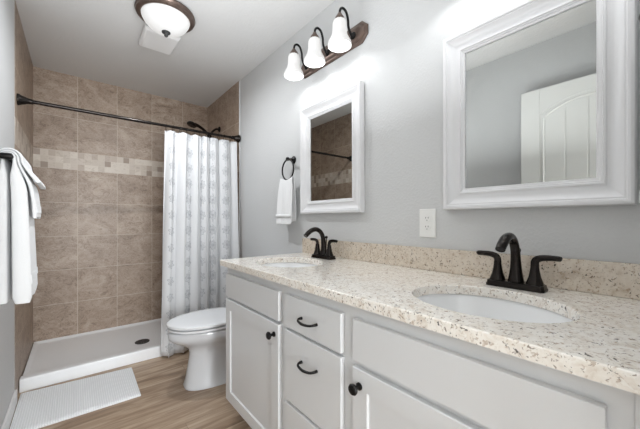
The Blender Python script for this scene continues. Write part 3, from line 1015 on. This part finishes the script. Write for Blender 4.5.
bm.faces.new(low)
tag(obj('bath_mat', bm, 'mat_weave', angle=50), 'white ribbed bath mat on the wood floor in front of the shower', 'bath mat')

# ------------------------------------------------------------------ towel bar with three towels
BXX, BZ = -1.424, 1.360
BY0, BY1 = 1.692, 2.090
t = thing('towel_bar', 'black towel bar on the left wall under the white towels', 'towel bar', (BXX, 1.89, BZ))
bm = BM()
add_tube(bm, [(BXX, BY0, BZ), (BXX, BY1, BZ)], 0.0095, 14)
obj('bar', bm, 'black_metal', t, world=True)
for yy in (BY0, BY1):
    bm = BM()
    add_lathe(bm, [(0.026, XL + 0.001), (0.026, XL + 0.007), (0.013, XL + 0.014), (0.0095, XL + 0.050), (0.0125, XL + 0.062), (0.0135, XL + 0.076), (0.0125, XL + 0.088), (0.004, XL + 0.093)], (0, yy, BZ), 'x', 20)
    obj('post', bm, 'black_metal', t, world=True)

def s01(q):
    q = max(0.0, min(1.0, q))
    return q * q * (3 - 2 * q)
# offsets of the cloth faces from the bar's axis at a drop d below it: (inner, outer) in front, (inner, outer) behind
def bath_f(d): return 0.011 - 0.011 * s01((d - 0.012) / 0.07) + 0.012 * d, 0.021 + 0.024 * s01(d / 0.13) + 0.034 * d
def bath_b(d): return 0.011 - 0.007 * s01((d - 0.012) / 0.07), 0.021 + 0.016 * s01(d / 0.13)
def hand_f(d):
    a = bath_f(d)[1] + 0.0015 + 0.008 * s01(d / 0.22)
    return a, a + 0.008 + 0.006 * s01(d / 0.12)
def hand_b(d): return bath_b(d)[1] + 0.0015, bath_b(d)[1] + 0.0095
def wash_f(d):
    a = hand_f(d)[1] + 0.0015 + 0.010 * s01(d / 0.1)
    return a, a + 0.009 + 0.012 * s01(d / 0.09)
def wash_b(d): return hand_b(d)[1] + 0.0015, hand_b(d)[1] + 0.0085
def ripple(u, d, back=False):
    return (0.0 if back else 0.006) * math.sin(2 * PI * 1.7 * u + 1.2 + 1.5 * d) * s01(d / 0.2)

def drape(name, label, y0, y1, ff, fb, front, back, seed, group, band=None):
    """a folded towel over the bar: closed cross-section (outer face, inner face) skinned along the bar"""
    bm = BM()
    n, ny = 26, 44
    us = [0.0, 0.006, 0.018, 0.035] + [0.035 + 0.93 * i / ny for i in range(1, ny)] + [0.965, 0.982, 0.994, 1.0]
    rings = []
    for u in us:
        e = min(u, 1 - u) * (y1 - y0)
        k = math.sqrt(max(0.02, 1 - (1 - min(1.0, e / 0.011)) ** 2))       # rounded side edges
        out, inn = [], []
        def put(d, fs, sgn):
            a, b_ = fs(d)
            mid, half = (a + b_) / 2, (b_ - a) / 2 * k
            r_ = ripple(u, d, sgn < 0)
            return sgn * (mid + half) + r_, sgn * (mid - half) + r_
        hem = 0.004 * math.sin(6 * u + seed)
        for q in range(n + 1):
            d = (front + hem) * (1 - q / n)
            o_, i_ = put(d, ff, 1)
            taper = 0.75 if q == 0 else 1.0
            m_ = (o_ + i_) / 2
            out.append((m_ + (o_ - m_) * taper, -d)); inn.append((m_ + (i_ - m_) * taper, -d))
        a0, b0 = ff(0)
        a1, b1 = fb(0)
        for q in range(1, 10):
            an = PI * q / 10
            mf = (1 - q / 10)
            ro, ri = b0 * mf + b1 * (1 - mf), a0 * mf + a1 * (1 - mf)
            m_, h_ = (ro + ri) / 2, (ro - ri) / 2 * k
            out.append(((m_ + h_) * math.cos(an), (m_ + h_) * math.sin(an))); inn.append(((m_ - h_) * math.cos(an), (m_ - h_) * math.sin(an)))
        for q in range(n + 1):
            d = back * q / n
            o_, i_ = put(d, fb, -1)
            out.append((o_, -d)); inn.append((i_, -d))
        ring = []
        for x, z in out + list(reversed(inn)):
            dd = max(0.0, -z)
            y = y0 + (y1 - y0) * u + 0.012 * math.sin(5 * dd + seed) * dd * 2 * (u - 0.3)
            wob = 0.0009 * noise.noise((u * 11, z * 22, seed * 3.1 + (5 if x < 0 else 0)))
            ring.append((BXX + x + wob, y, BZ + z))
        rings.append(ring)
    add_rings(bm, rings)
    t = thing(name, label, 'towel', (BXX, (y0 + y1) / 2, BZ), 0, group)
    obj('terry_cloth', bm, 'terry', t, world=True, angle=70)
    if band:                                              # flat woven band near the front hem
        bm = BM()
        rws = []
        for i in range(31):
            u = 0.03 + 0.94 * i / 30
            rw = []
            for d in (band - 0.016, band + 0.016):
                y = y0 + (y1 - y0) * u + 0.012 * math.sin(5 * d + seed) * d * 2 * (u - 0.3)
                x = ff(d)[1] + ripple(u, d)
                rw.append([(BXX + x - 0.001, y, BZ - d), (BXX + x + 0.0022, y, BZ - d)])
            rws.append([rw[0][0], rw[0][1], rw[1][1], rw[1][0]])
        add_rings(bm, rws)
        obj('woven_band', bm, 'terry_band', t, world=True, angle=40)
    return t
GT = 'white towels layered on the bar'
drape('bath_towel', 'long white bath towel, lowest layer hanging on the left wall bar', 1.706, 2.052, bath_f, bath_b, 0.590, 0.585, 1, GT, 0.50)
drape('hand_towel', 'mid-length white towel layered over the long bath towel on the bar', 1.712, 2.050, hand_f, hand_b, 0.242, 0.235, 2, GT, 0.205)
drape('washcloth', 'short white cloth on top of the other towels on the bar', 1.718, 2.056, wash_f, wash_b, 0.095, 0.095, 3, GT)

# ------------------------------------------------------------------ towel rings with small towels
def ring_thing(loc, rotz, label, reach=0.053):
    """local: the wall is at x = 0, the ring hangs at -x"""
    t = thing('towel_ring', label, 'towel ring', loc, rotz, 'black towel rings')
    bm = BM()
    add_lathe(bm, [(0.027, -0.001), (0.027, -0.006), (0.020, -0.011), (0.011, -0.016), (0.009, -0.040), (0.0125, -0.048), (0.014, -0.056), (0.011, -0.064), (0.003, -0.067)], (0, 0, 0), 'x', 22)
    obj('post', bm, 'black_metal', t)
    bm = BM()
    R0 = 0.072
    add_tube(bm, [(-reach, R0 * math.sin(a), -R0 - 0.004 + R0 * math.cos(a)) for a in (2 * PI * k / 48 for k in range(48))], 0.0058, 10, closed=True)
    obj('ring', bm, 'black_metal', t)
    return t
def ring_towel(loc, rotz, label, drop=0.315, flare=0.022, rip=0.006, pw=0.7):
    """local: origin at the ring's lowest point"""
    t = thing('hand_towel', label, 'towel', loc, rotz, 'small white towels on rings')
    bm = BM()
    ny, rows = 20, []
    prof = [('f', k / 16) for k in range(17)] + [('a', k / 8) for k in range(1, 8)] + [('b', k / 16) for k in range(17)]
    for i in range(ny + 1):
        u = i / ny
        row = []
        for kind, q in prof:
            if kind == 'f':
                dn = 1 - q
                x = -0.0085 - flare * dn ** pw
                z = -drop * dn
            elif kind == 'a':
                dn = 0
                x = -0.0085 * math.cos(PI * q)
                z = 0.008 * math.sin(PI * q)
            else:
                dn = q
                x = 0.0085 + 0.008 * q
                z = -(drop - 0.02) * q
            w = 0.079 + 0.011 * min(1, dn * 3)
            arcz = (0.5 - 0.5 * math.cos(2 * PI * u)) * -0.006 * (1 - dn) + 0.012 * (2 * u - 1) ** 2 * (1 - dn) ** 3
            y = w * (2 * u - 1)
            x += rip * math.sin(2 * PI * 1.5 * u + 1) * min(1, dn * 2)
            row.append(bm.verts.new((x, y, z + arcz)))
        rows.append(row)
    for a, c in zip(rows, rows[1:]):
        for k in range(len(prof) - 1):
            bm.faces.new((a[k], c[k], c[k + 1], a[k + 1]))
    obj('terry_cloth', bm, 'terry', t, angle=180, mods=(('SOLIDIFY', dict(thickness=0.004, offset=1.0)), ('SUBSURF', dict(levels=1, render_levels=1))))
    bm = BM()
    rws = []
    for i in range(ny + 1):
        u = i / ny
        rw = []
        for z in (-drop + 0.048, -drop + 0.072):
            dn = -z / drop
            x = -0.0085 - flare * dn ** pw + rip * math.sin(2 * PI * 1.5 * u + 1) - 0.0045
            rw.append(bm.verts.new((x, 0.090 * (2 * u - 1), z)))
        rws.append(rw)
    for a, c in zip(rws, rws[1:]):
        bm.faces.new((a[0], c[0], c[1], a[1]))
    obj('woven_band', bm, 'terry_band', t, angle=180, mods=(('SOLIDIFY', dict(thickness=0.003, offset=0.0)),))
    return t
RZ = 1.541
ring_thing((0, 1.778, RZ), 0, 'black towel ring on the grey wall left of the far mirror')
ring_towel((-0.053, 1.790, RZ - 0.148), 0, 'small white towel hanging from the ring left of the far mirror')
ring_thing((-0.28, YR, RZ), -PI / 2, 'black towel ring at the photo right edge beside the near mirror', 0.045)
ring_towel((-0.28, YR + 0.045, RZ - 0.148), -PI / 2, 'small white towel on the ring at the photo right edge', 0.30, 0.008, 0.0006, 9.0)
